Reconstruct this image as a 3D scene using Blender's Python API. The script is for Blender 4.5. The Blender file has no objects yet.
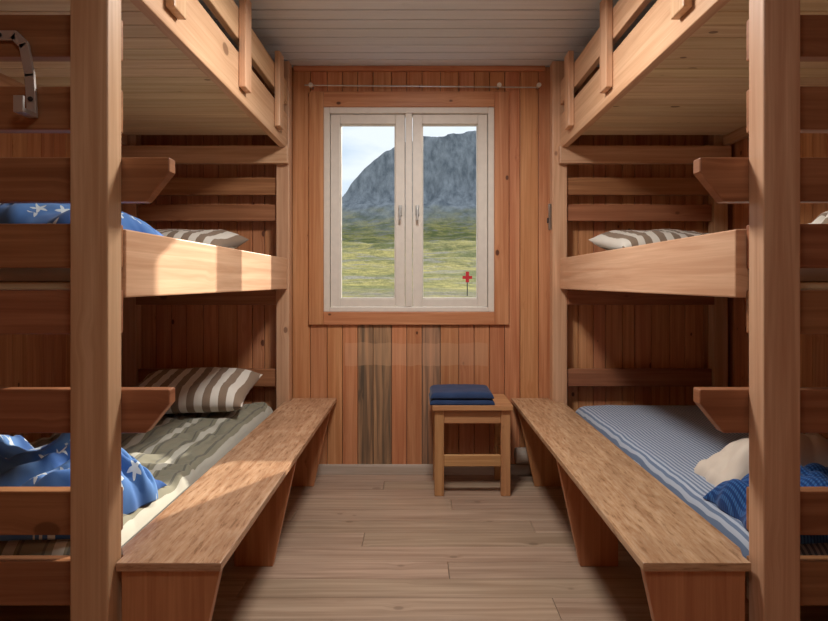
import bpy, bmesh, math, random
from mathutils import Vector, noise, Matrix
random.seed(7)
scene = bpy.context.scene
def lin(c):
    r=[]
    for v in c:
        v=v/255.0
        r.append(v/12.92 if v<=0.04045 else ((v+0.055)/1.055)**2.4)
    return (r[0],r[1],r[2],1.0)

# ------------------------------------------------------------ node helpers
class NT:
    def __init__(s,name):
        s.mat=bpy.data.materials.new(name); s.mat.use_nodes=True
        s.t=s.mat.node_tree; s.t.nodes.clear()
        s.out=s.t.nodes.new('ShaderNodeOutputMaterial')
    def n(s,typ,**kw):
        nd=s.t.nodes.new(typ)
        for k,v in kw.items(): setattr(nd,k,v)
        return nd
    def l(s,a,b): s.t.links.new(a,b)
    def val(s,sock,v):
        if hasattr(v,'is_linked') or isinstance(v,bpy.types.NodeSocket): s.l(v,sock)
        else: sock.default_value=v
    def math(s,op,a,b=0.0,clamp=False):
        nd=s.n('ShaderNodeMath',operation=op); nd.use_clamp=clamp
        s.val(nd.inputs[0],a); s.val(nd.inputs[1],b); return nd.outputs[0]
    def mix(s,f,a,b,blend='MIX'):
        nd=s.n('ShaderNodeMix',data_type='RGBA',blend_type=blend)
        s.val(nd.inputs[0],f); s.val(nd.inputs[6],a); s.val(nd.inputs[7],b); return nd.outputs[2]
    def ramp(s,f,stops,interp='LINEAR'):
        nd=s.n('ShaderNodeValToRGB'); nd.color_ramp.interpolation=interp
        e=nd.color_ramp.elements
        while len(e)<len(stops): e.new(0.5)
        for i,(p,c) in enumerate(stops):
            e[i].position=p; e[i].color=c if len(c)==4 else (*c,1)
        s.l(f,nd.inputs[0]); return nd.outputs[0]
    def comb(s,x,y,z=0.0):
        nd=s.n('ShaderNodeCombineXYZ'); s.val(nd.inputs[0],x); s.val(nd.inputs[1],y); s.val(nd.inputs[2],z); return nd.outputs[0]
    def sep(s,v):
        nd=s.n('ShaderNodeSeparateXYZ'); s.l(v,nd.inputs[0]); return nd.outputs
    def noise(s,vec,scale,detail=3,rough=0.5,dist=0.0):
        nd=s.n('ShaderNodeTexNoise'); s.l(vec,nd.inputs['Vector']); nd.inputs['Scale'].default_value=scale
        nd.inputs['Detail'].default_value=detail; nd.inputs['Roughness'].default_value=rough; nd.inputs['Distortion'].default_value=dist
        return nd.outputs[0]
    def bsdf(s,color,rough=0.5,bump=None,bstr=0.2,bdist=0.002,spec=0.5,metal=0.0):
        b=s.n('ShaderNodeBsdfPrincipled'); s.val(b.inputs['Base Color'],color); s.val(b.inputs['Roughness'],rough)
        b.inputs['Specular IOR Level'].default_value=spec; b.inputs['Metallic'].default_value=metal
        if bump is not None:
            bn=s.n('ShaderNodeBump'); bn.inputs['Strength'].default_value=bstr; bn.inputs['Distance'].default_value=bdist
            s.l(bump,bn.inputs['Height']); s.l(bn.outputs[0],b.inputs['Normal'])
        s.l(b.outputs[0],s.out.inputs[0]); return b

W=(1,1,1,1); K=(0,0,0,1)
def pine(name,light,dark,knotc=(85,45,22),knot=1.0,rough=0.45,tintamt=0.25,worn=0.0,spec=0.4,kscale=1.0,huevar=0.012,mark=False,keepp=0.6):
    m=NT(name)
    uv=m.n('ShaderNodeUVMap',uv_map='UVMap').outputs[0]
    tn=m.n('ShaderNodeUVMap',uv_map='tint').outputs[0]
    u,v,_=m.sep(uv); t1,t2,_=m.sep(tn)
    vo=m.n('ShaderNodeTexVoronoi'); vo.inputs['Scale'].default_value=1.0
    m.l(m.comb(m.math('MULTIPLY',u,5.2*kscale),m.math('MULTIPLY',v,8.0*kscale)),vo.inputs['Vector'])
    d=vo.outputs['Distance']; rc=m.sep(vo.outputs['Color'])
    keep=m.math('LESS_THAN',rc[0],keepp)
    sz=m.math('ADD',m.math('MULTIPLY',rc[1],0.085),0.06)
    kn=m.math('DIVIDE',d,sz)
    kmask=m.math('MULTIPLY',m.ramp(kn,[(0.0,W),(0.8,W),(1.0,K)]),keep)
    halo=m.math('MULTIPLY',m.ramp(m.math('MULTIPLY',kn,0.4),[(0.0,W),(1.0,K)]),keep)
    v2=m.math('ADD',v,m.math('MULTIPLY',halo,0.02))
    g=m.noise(m.comb(m.math('MULTIPLY',u,1.3),m.math('MULTIPLY',v2,38)),1.0,4,0.55,0.6)
    g2=m.noise(m.comb(m.math('MULTIPLY',u,4),m.math('MULTIPLY',v2,190)),1.0,2,0.5,0.0)
    big=m.noise(m.comb(m.math('MULTIPLY',u,0.7),m.math('MULTIPLY',v,5)),1.0,2)
    col=m.mix(m.ramp(g,[(0.34,K),(0.66,W)]),lin(dark),lin(light))
    col=m.mix(m.math('MULTIPLY',m.ramp(g2,[(0.4,W),(0.6,K)]),0.25),col,lin(dark))
    col=m.mix(m.math('MULTIPLY',halo,0.55*knot),col,lin(dark),)
    col=m.mix(m.math('MULTIPLY',kmask,0.88*knot),col,lin(knotc))
    if worn>0:
        w=m.noise(m.comb(m.math('MULTIPLY',u,13),m.math('MULTIPLY',v,75)),1.0,5,0.65)
        w2=m.noise(m.comb(m.math('MULTIPLY',u,4),m.math('MULTIPLY',v,12)),1.0,4,0.6)
        col=m.mix(m.math('MULTIPLY',m.ramp(w,[(0.48,K),(0.64,W)]),worn*0.35),col,lin((222,194,164)))
        col=m.mix(m.math('MULTIPLY',m.ramp(w,[(0.36,W),(0.45,K)]),worn*0.5),col,lin((104,72,52)))
        col=m.mix(m.math('MULTIPLY',m.ramp(w2,[(0.42,W),(0.56,K)]),worn*0.35),col,lin((146,106,80)))
    if mark:
        tc=m.n('ShaderNodeTexCoord').outputs['Object']; X,Y,Z=m.sep(tc)
        wob=m.math('MULTIPLY',m.noise(tc,14,3),0.03)
        dx=m.math('ABSOLUTE',m.math('ADD',X,0.01)); dz=m.math('ABSOLUTE',m.math('SUBTRACT',Z,m.math('ADD',0.69,wob)))
        mm=m.math('MULTIPLY',m.math('LESS_THAN',dx,0.42),m.math('LESS_THAN',dz,0.065))
        col=m.mix(m.math('MULTIPLY',mm,0.35),col,lin((214,170,134)))
    hs=m.n('ShaderNodeHueSaturation')
    m.l(m.math('ADD',m.math('MULTIPLY',t2,huevar),0.5-huevar/2),hs.inputs['Hue'])
    m.l(m.math('ADD',m.math('MULTIPLY',m.math('ADD',m.math('MULTIPLY',t1,0.8),m.math('MULTIPLY',big,0.4)),tintamt*1.6),1.0-tintamt),hs.inputs['Value'])
    m.l(col,hs.inputs['Color'])
    m.bsdf(hs.outputs[0],rough,bump=g2,bstr=0.25,bdist=0.001,spec=spec)
    return m.mat

M={}
M['wall']=pine('pine_panelling',(214,154,110),(182,116,76),rough=0.42,tintamt=0.12,mark=True,knotc=(84,44,26),kscale=1.15,keepp=.8)
M['greyplank']=pine('pine_weathered',(198,150,112),(98,82,68),rough=0.5,tintamt=0.08,mark=True,knotc=(84,46,28))
M['frame']=pine('pine_frame',(220,180,144),(194,148,112),rough=0.42,tintamt=0.1,knot=0.7,kscale=0.7)
M['rung']=pine('pine_rung_shaded',(174,120,84),(138,88,58),rough=0.42,tintamt=0.12,knot=0.7,kscale=0.7)  # darker pine: backlit shade of the ladder boards put into the colour
M['deck']=pine('pine_deck',(230,208,170),(206,176,136),rough=0.55,tintamt=0.1,knot=0.8)
M['bench']=pine('bench_wood',(204,164,130),(176,132,100),rough=0.27,tintamt=0.06,worn=1.0,knot=0.3)
M['benchleg']=pine('bench_leg_wood',(206,146,102),(178,116,76),rough=0.4,tintamt=0.1,knot=0.3)
M['stool']=pine('stool_wood',(204,156,108),(176,124,82),rough=0.4,tintamt=0.08,knot=0.2)
M['floor']=pine('floor_wood',(190,164,142),(150,124,104),rough=0.32,tintamt=0.13,knot=0.5,knotc=(100,78,62))
M['ceil']=pine('ceiling_paint',(220,222,226),(208,211,216),knotc=(186,188,192),rough=0.6,tintamt=0.04,knot=0.2)
M['base']=pine('baseboard_wood',(205,190,178),(182,164,148),rough=0.5,tintamt=0.05,knot=0.1)

def plain(name,c,rough=0.5,metal=0.0,ns=30,amt=0.08,spec=0.5):
    m=NT(name); tc=m.n('ShaderNodeTexCoord').outputs['Object']
    f=m.noise(tc,ns,3)
    c1=lin(c); c2=tuple(x*(1-amt*2) for x in c1[:3])+(1,)
    m.bsdf(m.mix(f,c2,c1),rough,bump=f,bstr=0.05,metal=metal,spec=spec); return m.mat
M['white']=plain('window_paint',(228,219,208),0.45)
M['metal']=plain('steel',(190,188,184),0.3,1.0)
M['hook']=plain('hook_metal',(200,192,184),0.35,0.5)
M['dark']=plain('dark_plastic',(40,38,40),0.5)
M['plaster']=plain('wall_core',(120,100,85),0.9)
M['red']=plain('red_paint',(225,35,40),0.5)
M['shoe']=plain('heater_enamel',(176,160,146),0.5)
g=NT('window_glass')
tr=g.n('ShaderNodeBsdfTransparent'); tr.inputs[0].default_value=(.97,.98,.98,1); g.l(tr.outputs[0],g.out.inputs[0]); M['glass']=g.mat
e=NT('fill_diffuser'); em=e.n('ShaderNodeEmission'); em.inputs[0].default_value=(1,.97,.94,1); em.inputs[1].default_value=4  # glow for the added fill lamps
e.l(em.outputs[0],e.out.inputs[0]); M['fill']=e.mat

def fabric(name,kind,c1,c2,period=0.05,duty=0.5,rough=0.9,c3=None):
    m=NT(name); uv=m.n('ShaderNodeUVMap',uv_map='UVMap').outputs[0]
    u,v,_=m.sep(uv)
    weave=m.noise(uv,600,2)
    if kind in('stripe','check'):
        s=m.math('LESS_THAN',m.math('FRACT',m.math('DIVIDE',m.math('ADD',u,m.math('MULTIPLY',m.noise(uv,5,2),0.02)),period)),duty)
        col=m.mix(s,lin(c2),lin(c1))
        if kind=='check':
            s2=m.math('LESS_THAN',m.math('FRACT',m.math('DIVIDE',v,period)),duty)
            col=m.mix(m.math('MULTIPLY',s2,0.5),col,lin(c3 or c1))
        elif c3:
            s3=m.math('LESS_THAN',m.math('FRACT',m.math('DIVIDE',u,period*0.5)),0.12)
            col=m.mix(s3,col,lin(c3))
    elif kind=='star':
        vo=m.n('ShaderNodeTexVoronoi'); vo.inputs['Scale'].default_value=11.0; vo.inputs['Randomness'].default_value=0.7
        m.l(m.comb(u,v),vo.inputs['Vector'])
        sb=m.n('ShaderNodeVectorMath',operation='SUBTRACT'); m.l(m.comb(u,v),sb.inputs[0]); m.l(vo.outputs['Position'],sb.inputs[1])
        x,y,_=m.sep(sb.outputs[0])
        th=m.math('ARCTAN2',y,x); r=m.math('SQRT',m.math('ADD',m.math('MULTIPLY',x,x),m.math('MULTIPLY',y,y)))
        tri=m.math('MULTIPLY',m.math('ABSOLUTE',m.math('SUBTRACT',m.math('FRACT',m.math('MULTIPLY',m.math('ADD',th,6.2832),5/6.28318)),0.5)),2.0)
        lim=m.math('ADD',m.math('MULTIPLY',m.math('POWER',tri,1.6),0.014),0.0085)
        s=m.math('LESS_THAN',r,lim)
        base=m.mix(m.ramp(m.noise(uv,9,2),[(0.4,K),(0.6,W)]),lin(c1),lin(c3 or c1))
        col=m.mix(s,base,lin(c2))
    else:
        col=m.mix(m.noise(uv,14,3),lin(c1),lin(c2))
    b=m.bsdf(col,rough,bump=weave,bstr=0.2,bdist=0.001,spec=0.15)
    b.inputs['Sheen Weight'].default_value=0.15
    return m.mat
M['sheetL']=fabric('striped_sheet_olive','stripe',(134,130,112),(188,185,172),0.13,0.76,c3=(104,102,92))
M['sheetR']=fabric('striped_sheet_blue','stripe',(108,124,150),(176,184,198),0.016,0.5)
M['pillow']=fabric('striped_pillowcase','stripe',(142,122,104),(222,215,204),0.075,0.5)
M['star']=fabric('star_duvet','star',(44,84,146),(190,202,210),c3=(84,126,184))
M['navy']=fabric('navy_cloth','plain',(36,52,84),(52,70,106))
M['blueR']=fabric('checked_blue_blanket','check',(24,66,126),(58,104,164),0.009,0.5,c3=(16,42,88))
M['beige']=fabric('beige_pillowcase','plain',(226,214,200),(206,190,172))
M['matt']=fabric('mattress_ticking','plain',(190,186,178),(172,168,160))

# ------------------------------------------------------------ mesh builder
class MB:
    def __init__(s):
        s.bm=bmesh.new(); s.uv=s.bm.loops.layers.uv.new('UVMap'); s.tn=s.bm.loops.layers.uv.new('tint'); s.mats=[]
    def mi(s,mat):
        if mat not in s.mats: s.mats.append(mat)
        return s.mats.index(mat)
    def prism(s,pts,vec,mat,axis=None):
        vec=Vector(vec); a=[s.bm.verts.new(Vector(p)) for p in pts]; b=[s.bm.verts.new(Vector(p)+vec) for p in pts]
        n=len(pts); fs=[s.bm.faces.new(a),s.bm.faces.new(b[::-1])]
        for i in range(n): fs.append(s.bm.faces.new([a[(i+1)%n],a[i],b[i],b[(i+1)%n]]))
        allv=a+b
        ext=[max(v.co[k] for v in allv)-min(v.co[k] for v in allv) for k in range(3)]
        if axis is None: axis=ext.index(max(ext))
        ou,ov=random.uniform(0,50),random.uniform(0,50); t=(random.random(),random.random())
        bmesh.ops.recalc_face_normals(s.bm,faces=fs)
        for f in fs:
            f.normal_update(); f.material_index=s.mi(mat)
            k=max(range(3),key=lambda i:abs(f.normal[i])); rem=[i for i in range(3) if i!=k]
            for lp in f.loops:
                c=lp.vert.co
                if axis in rem:
                    o=[i for i in rem if i!=axis][0]; lp[s.uv].uv=(c[axis]+ou,c[o]+ov+k*3.3)
                else: lp[s.uv].uv=(c[rem[0]]+ou,c[rem[1]]+ov)
                lp[s.tn].uv=t
    def box(s,x0,x1,y0,y1,z0,z1,mat,axis=None):
        x0,x1=min(x0,x1),max(x0,x1)
        s.prism([(x0,y0,z0),(x1,y0,z0),(x1,y1,z0),(x0,y1,z0)],(0,0,z1-z0),mat,axis)
    def cyl(s,p0,p1,r,mat,seg=16):
        p0,p1=Vector(p0),Vector(p1); d=(p1-p0).normalized(); q=d.to_track_quat('Z','Y')
        pts=[p0+q@Vector((r*math.cos(2*math.pi*i/seg),r*math.sin(2*math.pi*i/seg),0)) for i in range(seg)]
        s.prism(pts,p1-p0,mat)
    def done(s,name,bevel=0.0,parent=None,smooth=False):
        me=bpy.data.meshes.new(name); s.bm.to_mesh(me); s.bm.free()
        ob=bpy.data.objects.new(name,me); scene.collection.objects.link(ob)
        for mt in s.mats: me.materials.append(M[mt])
        if smooth:
            for p in me.polygons: p.use_smooth=True
        if bevel:
            md=ob.modifiers.new('bevel','BEVEL'); md.width=bevel; md.segments=2; md.limit_method='ANGLE'; md.angle_limit=math.radians(40)
        if parent: ob.parent=parent
        return ob
def empty(name,loc=(0,0,0)):
    o=bpy.data.objects.new(name,None); o.location=loc; scene.collection.objects.link(o); return o

# ------------------------------------------------------------ room
YW=3.41; ZC=2.395; XL=-1.72; XR=1.80; YB=-1.3
wx0,wx1,wz0,wz1=-.553,.447,.955,2.155
b=MB(); x=XL
greys=[-.33,-.176,.05]
rw=random.Random(3)
while x<XR-1e-4:
    pw=rw.choice([.072,.09,.098,.108,.09])
    x1=min(x+pw,XR)
    mt='wall'
    if x1>wx0+.002 and x<wx1-.002:
        b.box(x+.0015,x1-.0015,YW,YW+.02,wz1,ZC,mt)
        mt2='greyplank' if any(x<=gx<x1 for gx in greys) else mt
        b.box(x+.0015,x1-.0015,YW,YW+.02,0,wz0,mt2)
        if x<wx0: b.box(x+.0015,wx0,YW,YW+.02,wz0,wz1,mt)
        if x1>wx1: b.box(wx1,x1-.0015,YW,YW+.02,wz0,wz1,mt)
    else: b.box(x+.0015,x1-.0015,YW,YW+.02,0,ZC,mt)
    x+=pw
for (a,c,d,f) in [(XL-.15,wx0,0,ZC),(wx1,XR+.15,0,ZC),(wx0,wx1,0,wz0),(wx0,wx1,wz1,ZC)]:
    b.box(a,c,YW+.02,YW+.12,d,f,'plaster')
b.done('wall_front',0.0025)
def sidewall(name,X,sgn):
    b=MB(); y=YB
    while y<YW-1e-4:
        y1=min(y+.094,YW); b.box(X,X+sgn*.02,y+.0015,y1-.0015,0,ZC,'wall'); y+=.094
    b.box(X+sgn*.02,X+sgn*.15,YB,YW+.02,0,ZC,'plaster'); b.done(name,0.0025)
sidewall('wall_left',XL,-1); sidewall('wall_right',XR,1)
b=MB(); x=XL
while x<XR-1e-4:
    x1=min(x+.094,XR); b.box(x+.0015,x1-.0015,YB-.02,YB,0,ZC,'wall'); x+=.094
b.box(XL-.15,XR+.15,YB-.15,YB-.02,0,ZC,'plaster'); b.done('wall_back',0.0025)
b=MB(); y=YB; i=0
while y<YW-1e-4:
    y1=min(y+.135,YW); cut=-.9+((i*0.77)%1.9)
    b.box(XL,cut-.0008,y+.0008,y1-.0008,-.03,0,'floor',0); b.box(cut+.0008,XR,y+.0008,y1-.0008,-.03,0,'floor',0)
    y+=.135; i+=1
b.box(XL-.15,XR+.15,YB-.15,YW+.12,-.2,-.03,'plaster'); b.done('floor',0.0015)
b=MB(); y=YB
while y<YW-1e-4:
    y1=min(y+.1,YW); b.box(XL,XR,y+.005,y1-.005,ZC,ZC+.02,'ceil'); y+=.1
b.box(XL-.15,XR+.15,YB-.15,YW+.12,ZC+.02,ZC+.15,'ceil'); b.done('ceiling',0.004)
b=MB(); b.box(-.72,.75,YW-.014,YW,0,.06,'base'); b.done('baseboard_front',0.003)
b=MB(); cw=.085; o=.02
b.box(wx0-cw,wx0,YW-o,YW,wz0-.075,wz1+.09,'wall'); b.box(wx1,wx1+cw,YW-o,YW,wz0-.075,wz1+.09,'wall')
b.box(wx0,wx1,YW-o,YW,wz1,wz1+.09,'wall'); b.box(wx0,wx1,YW-o,YW,wz0-.075,wz0,'wall')
b.done('trim_1',0.003)
b=MB(); b.box(-.73,.745,YW-.02,YW,ZC-.03,ZC,'wall'); b.done('trim_2',0.003)
# window
w=empty('window_1')
b=MB(); y0,y1=YW-.012,YW+.085; fw=.036
b.box(wx0,wx0+fw,y0,y1,wz0,wz1,'white'); b.box(wx1-fw,wx1,y0,y1,wz0,wz1,'white')
b.box(wx0+fw,wx1-fw,y0,y1,wz1-fw,wz1,'white'); b.box(wx0+fw,wx1-fw,y0,y1,wz0,wz0+.028,'white')
mc=-.054; b.box(mc-.02,mc+.02,y0,y1,wz0+.028,wz1-fw,'white')
b.done('frame',0.004,w)
def sash(n,a,c):
    b=MB(); s=.056; z0=wz0+.031; z1=wz1-fw-.003; ya,yb=YW+.002,YW+.055
    b.box(a,a+s,ya,yb,z0,z1,'white'); b.box(c-s,c,ya,yb,z0,z1,'white')
    b.box(a+s,c-s,ya,yb,z1-s,z1,'white'); b.box(a+s,c-s,ya,yb,z0,z0+.046,'white')
    for (q,r,t,u) in [(a+s,a+s+.006,z0+.046,z1-s),(c-s-.006,c-s,z0+.046,z1-s),(a+s,c-s,z0+.046,z0+.052),(a+s,c-s,z1-s-.006,z1-s)]:
        b.box(q,r,ya+.012,yb-.015,t,u,'white')
    b.done('sash_%d'%n,0.004,w)
    b=MB(); b.box(a+s,c-s,YW+.03,YW+.034,z0+.046,z1-s,'glass'); b.done('glass_%d'%n,0,w)
sash(1,wx0+fw+.003,mc-.023); sash(2,mc+.023,wx1-fw-.003)
for i,xx in enumerate((mc-.05,mc+.05)):
    b=MB(); b.box(xx-.010,xx+.010,YW-.010,YW+.002,1.52,1.58,'metal'); b.cyl((xx,YW-.01,1.555),(xx,YW-.035,1.555),.007,'metal')
    b.box(xx-.006,xx+.006,YW-.045,YW-.033,1.49,1.565,'metal'); b.done('handle_%d'%(i+1),0.002,w)
b=MB(); b.cyl((-.66,YW-.035,2.275),(.70,YW-.035,2.262),.004,'metal')
for xx in (-.62,.47,.70): b.cyl((xx,YW,2.27),(xx,YW-.045,2.27),.007,'metal'); b.cyl((xx,YW-.045,2.27),(xx,YW-.06,2.27),.013,'white')
b.done('curtain_wire')

# ------------------------------------------------------------ bunks
ZP=ZC-.003
def bunk(name,sg,xi,xo,px0,px1,fx0,fx1,rx):
    b=MB()
    S=lambda v:sg*v
    Y0,Y1=1.375,1.44
    b.box(S(px0),S(px1),Y0,Y1,0.001,ZP,'frame')
    b.box(S(xo-.08),S(xo),Y0,Y1,0.001,ZP,'frame')
    b.box(S(fx0),S(fx1),3.31,3.38,0.001,ZP,'frame')
    b.box(S(xo-.08),S(xo),3.31,3.38,0.001,ZP,'frame')
    for z0,z1,ext in [(1.69,1.795,0),(1.508,1.617,0),(1.33,1.44,1),(1.165,1.275,0),(1.0,1.11,0),(.754,.863,1),(.50,.61,0),(.325,.435,0),(2.1,2.2,0)]:
        a,c=1.44,1.478
        if ext:
            pts=[(S(xo-.002),a,z0),(S(rx+.06),a,z0),(S(rx),a,z1-.035),(S(rx),a,z1),(S(xo-.002),a,z1)]
            b.prism(pts,(0,c-a,0),'rung')
        else: b.box(S(px0+.015),S(xo-.002),a,c,z0,z1,'rung')
    for z0,z1,ya in [(1.80,1.90,3.27),(1.63,1.73,3.33),(1.48,1.575,3.33),(1.00,1.08,3.30),(.53,.63,3.33),(2.1,2.2,3.33)]:
        if ya==3.27: b.box(S(xi-.01),S(xo-.002),3.268,3.308,z0,z1,'frame')
        else: b.box(S(fx1),S(xo-.082),ya,ya+.03,z0,z1,'rung')
    b.box(S(xi),S(xi+.036),1.48,3.305,1.09,1.265,'frame')
    b.box(S(xo-.036),S(xo),1.48,3.305,1.09,1.265,'frame')
    y=1.485
    while y<3.25:
        y1=min(y+.095,3.262)
        b.box(S(xi+.038),S(xo-.04),y+.0015,y1-.0015,1.955,1.975,'deck',0)
        b.box(S(xi+.038),S(xo-.04),y+.001,y1-.001,1.11,1.13,'deck',0)
        b.box(S(xi+.038),S(xo-.04),y+.001,y1-.001,.34,.36,'deck',0)
        y+=.095
    b.box(S(xi),S(xi+.036),1.48,3.305,1.89,2.085,'frame')
    b.box(S(xo-.036),S(xo),1.48,3.305,1.905,2.085,'frame')
    b.box(S(xi),S(xi+.030),1.442,3.305,2.14,2.27,'frame')
    for yy in (3.05,2.45,1.75): b.box(S(xi-.030),S(xi-.001),yy-.045,yy+.045,1.94,2.33,'frame')
    b.box(S(xi+.02),S(xi+.055),1.48,3.305,.25,.40,'rung')
    b.box(S(xo-.036),S(xo),1.48,3.305,.25,.40,'rung')
    return b.done(name,0.004)
bunk('bunk_bed',-1,.745,1.69,.735,.826,.735,.81,.617)
bunk('bunk_bed',1,.81,1.77,.82,.908,.768,.852,.70)

# ------------------------------------------------------------ benches
def bench(name,sg,xin,xout_n,xout_f,fpost):
    b=MB(); S=lambda v:sg*v
    ya,yb=1.404,3.40; t=.022
    pts=[(S(xin),ya,.45-t),(S(xout_n),ya,.45-t),(S(xout_n),1.442,.45-t),(S(xout_f),1.484,.45-t),(S(xout_f),3.30,.45-t),(S(fpost),3.305,.45-t),(S(fpost),yb,.45-t),(S(xin),yb,.45-t)]
    b.prism(pts,(0,0,t),'bench',1)
    for yl in (ya+.012,2.30,3.20):
        z1=.45-t; xo=xout_n-.008 if yl<1.5 else xout_f-.03
        pts=[(S(xin+.006),yl,z1),(S(xo),yl,z1),(S(xo),yl,0.001),(S(xin+.10),yl,0.001)]
        b.prism(pts,(0,.03,0),'benchleg',2)
    b.box(S(xout_n-.06),S(xout_n-.035),ya+.045,2.297,.32,.45-t,'benchleg',1)
    b.box(S(xout_n-.06),S(xout_n-.035),2.333,3.197,.32,.45-t,'benchleg',1)
    return b.done(name,0.003)
bench('bench',-1,.477,.733,.76,.732)
bench('bench',1,.545,.808,.825,.765)

# ------------------------------------------------------------ soft goods
def softblock(name,x0,x1,y0,y1,z0,H,p,amp,mat,nx=60,ny=80,fold=0,seed=0,rot=0.0,uvswap=False,edge_wob=0.0,nscale=6):
    bm=bmesh.new(); uv=bm.loops.layers.uv.new('UVMap')
    cx,cy=(x0+x1)/2,(y0+y1)/2; w,h=(x1-x0)/2,(y1-y0)/2
    top=[];cr,sr=math.cos(rot),math.sin(rot); uvs={}
    for j in range(ny+1):
        row=[]
        for i in range(nx+1):
            a=-1+2*i/nx; c=-1+2*j/ny
            a=math.sin(a*math.pi/2); c=math.sin(c*math.pi/2)
            wob=1+edge_wob*(noise.noise(Vector((a*2.1+seed,c*2.3,seed*1.7)))-.5)
            lx=a*w*wob; ly=c*h*wob
            X=cx+lx*cr-ly*sr; Y=cy+lx*sr+ly*cr
            prof=(max(0,1-abs(a)**p)*max(0,1-abs(c)**p))**(0.5)
            n=noise.fractal(Vector((X*nscale+seed,Y*nscale,seed)),1.0,2.0,3)
            f=0
            if fold:
                q=noise.noise(Vector((X*3+seed,Y*3,1.3)))
                f=fold*(abs(math.sin(X*13+Y*9+q*7+seed))-.5)+fold*.6*(abs(math.sin(X*-9+Y*21+q*9))-.5)+fold*.35*(abs(math.sin(X*41+Y*17+q*13))-.5)
            Z=z0+max(0,H*prof+prof*(amp*n+f))
            vt=bm.verts.new((X,Y,Z)); uvs[vt]=(Y,X) if uvswap else (X,Y); row.append(vt)
        top.append(row)
    for j in range(ny):
        for i in range(nx):
            bm.faces.new([top[j][i],top[j][i+1],top[j+1][i+1],top[j+1][i]])
    ring=[top[0][i] for i in range(nx+1)]+[top[j][nx] for j in range(1,ny+1)]+[top[ny][i] for i in range(nx-1,-1,-1)]+[top[j][0] for j in range(ny-1,0,-1)]
    bm.faces.new(ring[::-1])
    for f in bm.faces:
        f.smooth=True
        for lp in f.loops: lp[uv].uv=uvs[lp.vert]
    me=bpy.data.meshes.new(name); bm.to_mesh(me); bm.free(); me.materials.append(M[mat])
    ob=bpy.data.objects.new(name,me); scene.collection.objects.link(ob); return ob

def pillow(name,c,w,h,t,mat,rz=0,rx=0,seed=0,ry=0):
    bm=bmesh.new(); uv=bm.loops.layers.uv.new('UVMap'); n=36
    R=Matrix.Translation(c)@Matrix.Rotation(rz,4,'Z')@Matrix.Rotation(rx,4,'X')@Matrix.Rotation(ry,4,'Y')
    uvs={}
    for s in(1,-1):
        g=[]
        for j in range(n+1):
            r=[]
            for i in range(n+1):
                a=math.sin((-1+2*i/n)*math.pi/2); b=math.sin((-1+2*j/n)*math.pi/2)
                X=a*w/2*(1-.07*(1-b*b)*abs(a)); Y=b*h/2*(1-.10*(1-a*a)*abs(b))
                pr=(max(0,1-a**4)*max(0,1-b**4))**.55
                Z=s*t/2*pr*(1+.18*noise.noise(Vector((a*2+seed,b*2,s))))+.006*noise.noise(Vector((a*7,b*7,seed)))*pr
                v=bm.verts.new(R@Vector((X,Y,Z))); uvs[v]=(X+1,Y); r.append(v)
            g.append(r)
        for j in range(n):
            for i in range(n):
                q=[g[j][i],g[j][i+1],g[j+1][i+1],g[j+1][i]]
                f=bm.faces.new(q if s>0 else q[::-1]); f.smooth=True
                for lp in f.loops: lp[uv].uv=uvs[lp.vert]
    bmesh.ops.remove_doubles(bm,verts=bm.verts,dist=.0004)
    me=bpy.data.meshes.new(name); bm.to_mesh(me); bm.free(); me.materials.append(M[mat])
    ob=bpy.data.objects.new(name,me); scene.collection.objects.link(ob); return ob

softblock('mattress',-1.645,-.803,1.485,3.26,.362,.100,24,.014,'sheetL',seed=3,fold=.014,nx=110,ny=160)
softblock('mattress',.868,1.725,1.485,3.26,.362,.096,24,.004,'sheetR',seed=5,nx=60,ny=90)
for (a,c) in((-1.645,-.785),(.85,1.725)):
    softblock('mattress',a,c,1.485,3.255,1.132,.10,24,.004,'matt',seed=2,nx=40,ny=60)
    softblock('mattress',a,c,1.485,3.255,1.977,.10,24,.004,'matt',seed=4,nx=30,ny=40)
pillow('pillow',(-1.16,2.98,.575),.62,.46,.15,'pillow',rz=.05,rx=.18,seed=1)
pillow('pillow',(-1.22,2.92,1.325),.60,.45,.13,'pillow',rz=-.05,rx=.15,seed=2)
pillow('pillow',(1.24,2.95,1.325),.60,.45,.13,'pillow',rz=.08,rx=.15,seed=3)
softblock('star_duvet',-1.60,-.805,1.50,1.93,.458,.17,3.2,.04,'star',fold=.05,seed=8,edge_wob=.12,nx=140,ny=110)
softblock('star_duvet',-1.62,-.80,1.50,2.0,1.224,.13,3.2,.03,'star',fold=.035,seed=11,nx=110,ny=80)
softblock('blue_blanket',.895,1.55,1.50,1.82,.452,.12,3,.04,'blueR',fold=.05,seed=14,edge_wob=.06,nx=140,ny=90)
softblock('beige_blanket',.97,1.60,1.84,2.10,.452,.13,3,.04,'beige',fold=.05,seed=21,edge_wob=.06,nx=110,ny=70)
softblock('blue_blanket',1.2,1.66,1.5,1.95,1.224,.14,3,.03,'pillow',fold=.03,seed=19,nx=70,ny=60)

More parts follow.
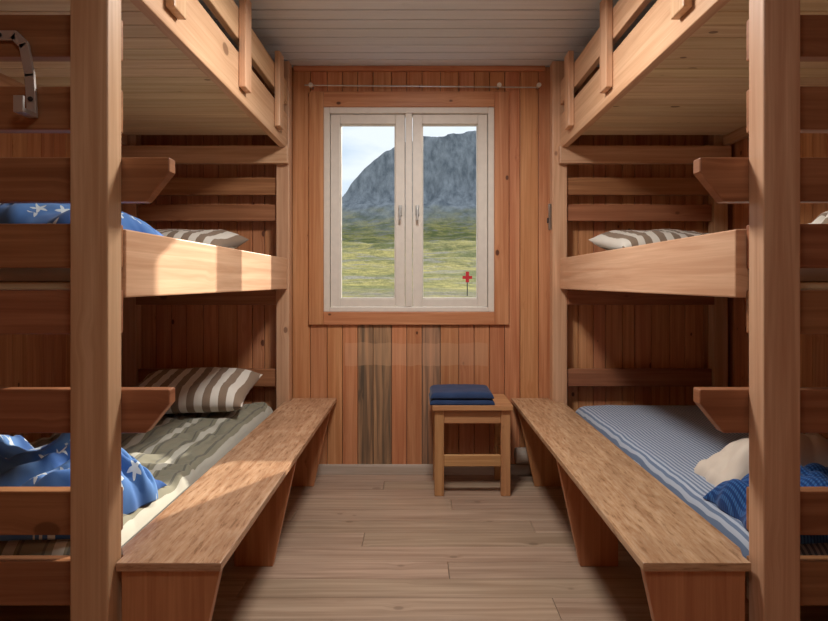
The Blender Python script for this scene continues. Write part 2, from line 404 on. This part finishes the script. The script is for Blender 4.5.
# ------------------------------------------------------------ stool + cloth
b=MB()
sx0,sx1,sy0,sy1=.075,.50,3.04,3.36; zt=.482
b.box(sx0,sx1,sy0,sy1,zt-.028,zt,'stool')
for xx in(sx0+.012,sx1-.062):
    for yy in(sy0+.015,sy1-.055):
        b.prism([(xx,yy,0.001),(xx+.05,yy,0.001),(xx+.05,yy+.04,0.001),(xx,yy+.04,0.001)],(0,0,zt-.029),'stool')
b.box(sx0+.062,sx1-.062,sy0+.022,sy0+.045,zt-.10,zt-.028,'stool'); b.box(sx0+.062,sx1-.062,sy1-.045,sy1-.022,zt-.10,zt-.028,'stool')
for xx in(sx0+.025,sx1-.050): b.box(xx,xx+.025,sy0+.055,sy1-.055,zt-.10,zt-.028,'stool')
b.box(sx0+.062,sx1-.062,sy0+.022,sy0+.045,.155,.215,'stool')
for xx in(sx0+.025,sx1-.050): b.box(xx,xx+.025,sy0+.055,sy1-.055,.155,.205,'stool')
b.done('wooden_stool',0.004)
p=empty('folded_cloth')
for i,(a,z) in enumerate([(0,.483),(.004,.516)]):
    o=softblock('layer_%d'%(i+1),.062+a,.405-a,3.045+a,3.33-a,z,.032,14,.004,'navy',nx=40,ny=40,seed=i); o.parent=p

# coat hook: flat metal strap bridging two ladder boards with a turned-out foot
b=MB()
C=[(-1.045,1.738),(-.995,1.738),(-.972,1.715),(-.958,1.64),(-.952,1.545)]
wd_=.012
for (xa,za),(xb,zb) in zip(C,C[1:]):
    d=Vector((xb-xa,0,zb-za)).normalized(); nrm=Vector((-d.z,0,d.x))*wd_
    A=Vector((xa,1.428,za))-d*.004; B=Vector((xb,1.428,zb))+d*.004
    b.prism([A+nrm,B+nrm,B-nrm,A-nrm],(0,.008,0),'hook')
b.box(-.964,-.94,1.385,1.436,1.535,1.547,'hook'); b.box(-.964,-.94,1.380,1.388,1.535,1.575,'hook')
for q in((-1.03,1.738),(-.953,1.58)): b.cyl((q[0],1.428,q[1]),(q[0],1.423,q[1]),.006,'dark',12)
b.done('coat_hook',0.0015)
b=MB(); b.box(.752,.766,3.33,3.36,1.43,1.58,'metal'); b.box(.745,.752,3.335,3.355,1.47,1.50,'dark'); b.done('door_latch',0.002)
b=MB(); b.cyl((.56,3.345,.13),(.75,3.345,.13),.045,'shoe',20); b.cyl((.60,3.345,.12),(.60,3.41,.12),.012,'metal'); b.cyl((.71,3.345,.12),(.71,3.41,.12),.012,'metal')
b.done('tube_heater',0.006)

# added fill lamps, unseen above the view, to brighten the interior
for i,(ly,en) in enumerate([(2.05,29),(.2,6)]):
    lp=empty('added_fill_lamp'); 
    b=MB(); b.cyl((0.02,ly,ZC-.001),(0.02,ly,ZC-.03),.20,'white',32); b.done('base',0.004,lp)
    b=MB(); b.cyl((0.02,ly,ZC-.03),(0.02,ly,ZC-.09),.18,'fill',32); b.done('diffuser',0.01,lp)
    ld=bpy.data.lights.new('fill_light','AREA'); ld.shape='DISK'; ld.size=.36; ld.energy=en; ld.color=(1,.97,.92)
    lo=bpy.data.objects.new('fill_light',ld); lo.location=(0.02,ly,ZC-.10); scene.collection.objects.link(lo); lo.parent=lp

# ------------------------------------------------------------ outdoors
def lerp_tab(t,tab):
    if t<=tab[0][0]: return tab[0][1]
    for (a,va),(c,vc) in zip(tab,tab[1:]):
        if t<=c: return va+(vc-va)*(t-a)/(c-a)
    return tab[-1][1]
topH=[(-900,60),(-260,75),(-180,118),(-150,150),(-120,200),(-88,238),(-48,270),(14,288),(120,300),(900,330)]
prof=[(0,-.55),(58,-.55),(120,.4),(300,14),(520,34),(700,52),(900,92),(1080,165),(1100,185),(1150,300),(1200,335),(2000,360)]
def hgt(x,y):
    base=lerp_tab(y,prof)
    sl=1+.0005*x if y>300 else 1
    z=base*(max(.6,sl) if base>0 else 1)
    am=min(1,max(0,(y-70)/400))
    z+=am*7*noise.fractal(Vector((x/90,y/90,0)),1,2,4)
    if y>850:
        k=min(1,(y-850)/250)
        rid=abs(noise.fractal(Vector((x/45,y/160,3)),1,2,5))
        z-=k*38*rid*min(1,max(0,(z-110)/80))
        th=lerp_tab(x+10*noise.noise(Vector((x/20,0,0))),topH)+6*noise.noise(Vector((x/30,y/60,5)))
        z=min(z,th)
    return z
xs=[-900+20*i for i in range(26)]+[-380+6*i for i in range(150)]+[520+20*i for i in range(20)]
ys=[YW+1,20,40,50,58]+[58+4*i for i in range(1,16)]+[118+10*i for i in range(1,40)]+[508+12*i for i in range(1,49)]+[1092+4*i for i in range(1,40)]+[1280,1350,1450]
bm=bmesh.new(); G=[[bm.verts.new((x,y,hgt(x,y))) for x in xs] for y in ys]
for j in range(len(ys)-1):
    for i in range(len(xs)-1):
        f=bm.faces.new([G[j][i],G[j][i+1],G[j+1][i+1],G[j+1][i]]); f.smooth=True
me=bpy.data.meshes.new('mountain_landscape'); bm.to_mesh(me); bm.free()
m=NT('landscape')
geo=m.n('ShaderNodeNewGeometry'); pos=geo.outputs['Position']; px,py,pz=m.sep(pos)
n1=m.noise(pos,.012,5,.6); n2=m.noise(pos,.03,5,.65); n3=m.noise(m.comb(m.math('MULTIPLY',px,.09),m.math('MULTIPLY',py,.03),m.math('MULTIPLY',pz,.04)),1,6,.65); n4=m.noise(pos,.4,5,.65)
grass=m.mix(m.ramp(n2,[(0.42,K),(0.58,W)]),lin((108,112,66)),lin((172,160,96)))
grass=m.mix(m.math('MULTIPLY',m.ramp(n4,[(0.42,W),(0.56,K)]),.5),grass,lin((80,84,56)))
grass=m.mix(m.ramp(m.noise(pos,.05,6,.7),[(0.52,K),(0.62,W)]),grass,lin((134,130,116)))
rock=m.mix(m.ramp(n3,[(0.35,K),(0.65,W)]),lin((104,110,116)),lin((152,156,160)))  # bluish grey: mild distance haze put into the rock colour
hh=m.math('ADD',pz,m.math('MULTIPLY',m.math('SUBTRACT',n1,.5),110))
col=m.mix(m.ramp(m.math('DIVIDE',hh,200),[(0.36,K),(0.66,W)]),grass,rock)
near=m.ramp(m.math('DIVIDE',py,200),[(0.36,W),(0.5,K)])
stones=m.ramp(m.noise(pos,.7,5,.7),[(0.42,K),(0.55,W)])
col=m.mix(m.math('MULTIPLY',m.math('MULTIPLY',near,stones),.85),col,lin((124,116,106)))
m.bsdf(col,.95,bump=n3,bstr=.4,bdist=8,spec=.05)
me.materials.append(m.mat); ob=bpy.data.objects.new('mountain_landscape',me); scene.collection.objects.link(ob)
b=MB(); X=5.1; Y=60
b.cyl((X,Y,-.3),(X,Y,2.1),.05,'dark',8); b.box(X-.5,X+.5,Y-.08,Y-.04,1.45,1.75,'red'); b.box(X-.17,X+.17,Y-.12,Y-.08,1.1,2.2,'red')
b.done('trail_marker')

# ------------------------------------------------------------ sun + sky
sd=bpy.data.lights.new('sun','SUN'); sd.energy=7.5; sd.angle=.012; sd.color=(1,.90,.76)
so=bpy.data.objects.new('sun',sd); so.rotation_euler=Vector((-1,-1.65,-.79)).to_track_quat('-Z','Y').to_euler(); so.location=(8,12,9); scene.collection.objects.link(so)
wd=bpy.data.worlds.new('sky'); scene.world=wd; wd.use_nodes=True; t=wd.node_tree; t.nodes.clear()
o=t.nodes.new('ShaderNodeOutputWorld'); bg=t.nodes.new('ShaderNodeBackground'); tc=t.nodes.new('ShaderNodeTexCoord')
nz_=t.nodes.new('ShaderNodeTexNoise'); nz_.inputs['Scale'].default_value=5; nz_.inputs['Detail'].default_value=5
mp=t.nodes.new('ShaderNodeMapping'); mp.inputs['Scale'].default_value=(1,1,3.5)
cr=t.nodes.new('ShaderNodeValToRGB'); cr.color_ramp.elements[0].position=.38; cr.color_ramp.elements[0].color=(.60,.72,.86,1); cr.color_ramp.elements[1].position=.60; cr.color_ramp.elements[1].color=(.84,.90,.97,1)
t.links.new(tc.outputs['Generated'],mp.inputs[0]); t.links.new(mp.outputs[0],nz_.inputs[0]); t.links.new(nz_.outputs[0],cr.inputs[0]); t.links.new(cr.outputs[0],bg.inputs[0]); bg.inputs[1].default_value=1.15
t.links.new(bg.outputs[0],o.inputs[0])

scene.view_settings.view_transform='Standard'; scene.view_settings.look='None'; scene.view_settings.exposure=0; scene.view_settings.gamma=1
cd=bpy.data.cameras.new('camera'); cd.sensor_width=36; cd.lens=580/828*36; cd.shift_x=-4/828; cd.shift_y=-28.5/828; cd.clip_end=5000; cd.clip_start=.05
co=bpy.data.objects.new('camera',cd); co.location=(0,0,1.13); co.rotation_euler=(math.radians(90),0,0); scene.collection.objects.link(co); scene.camera=co
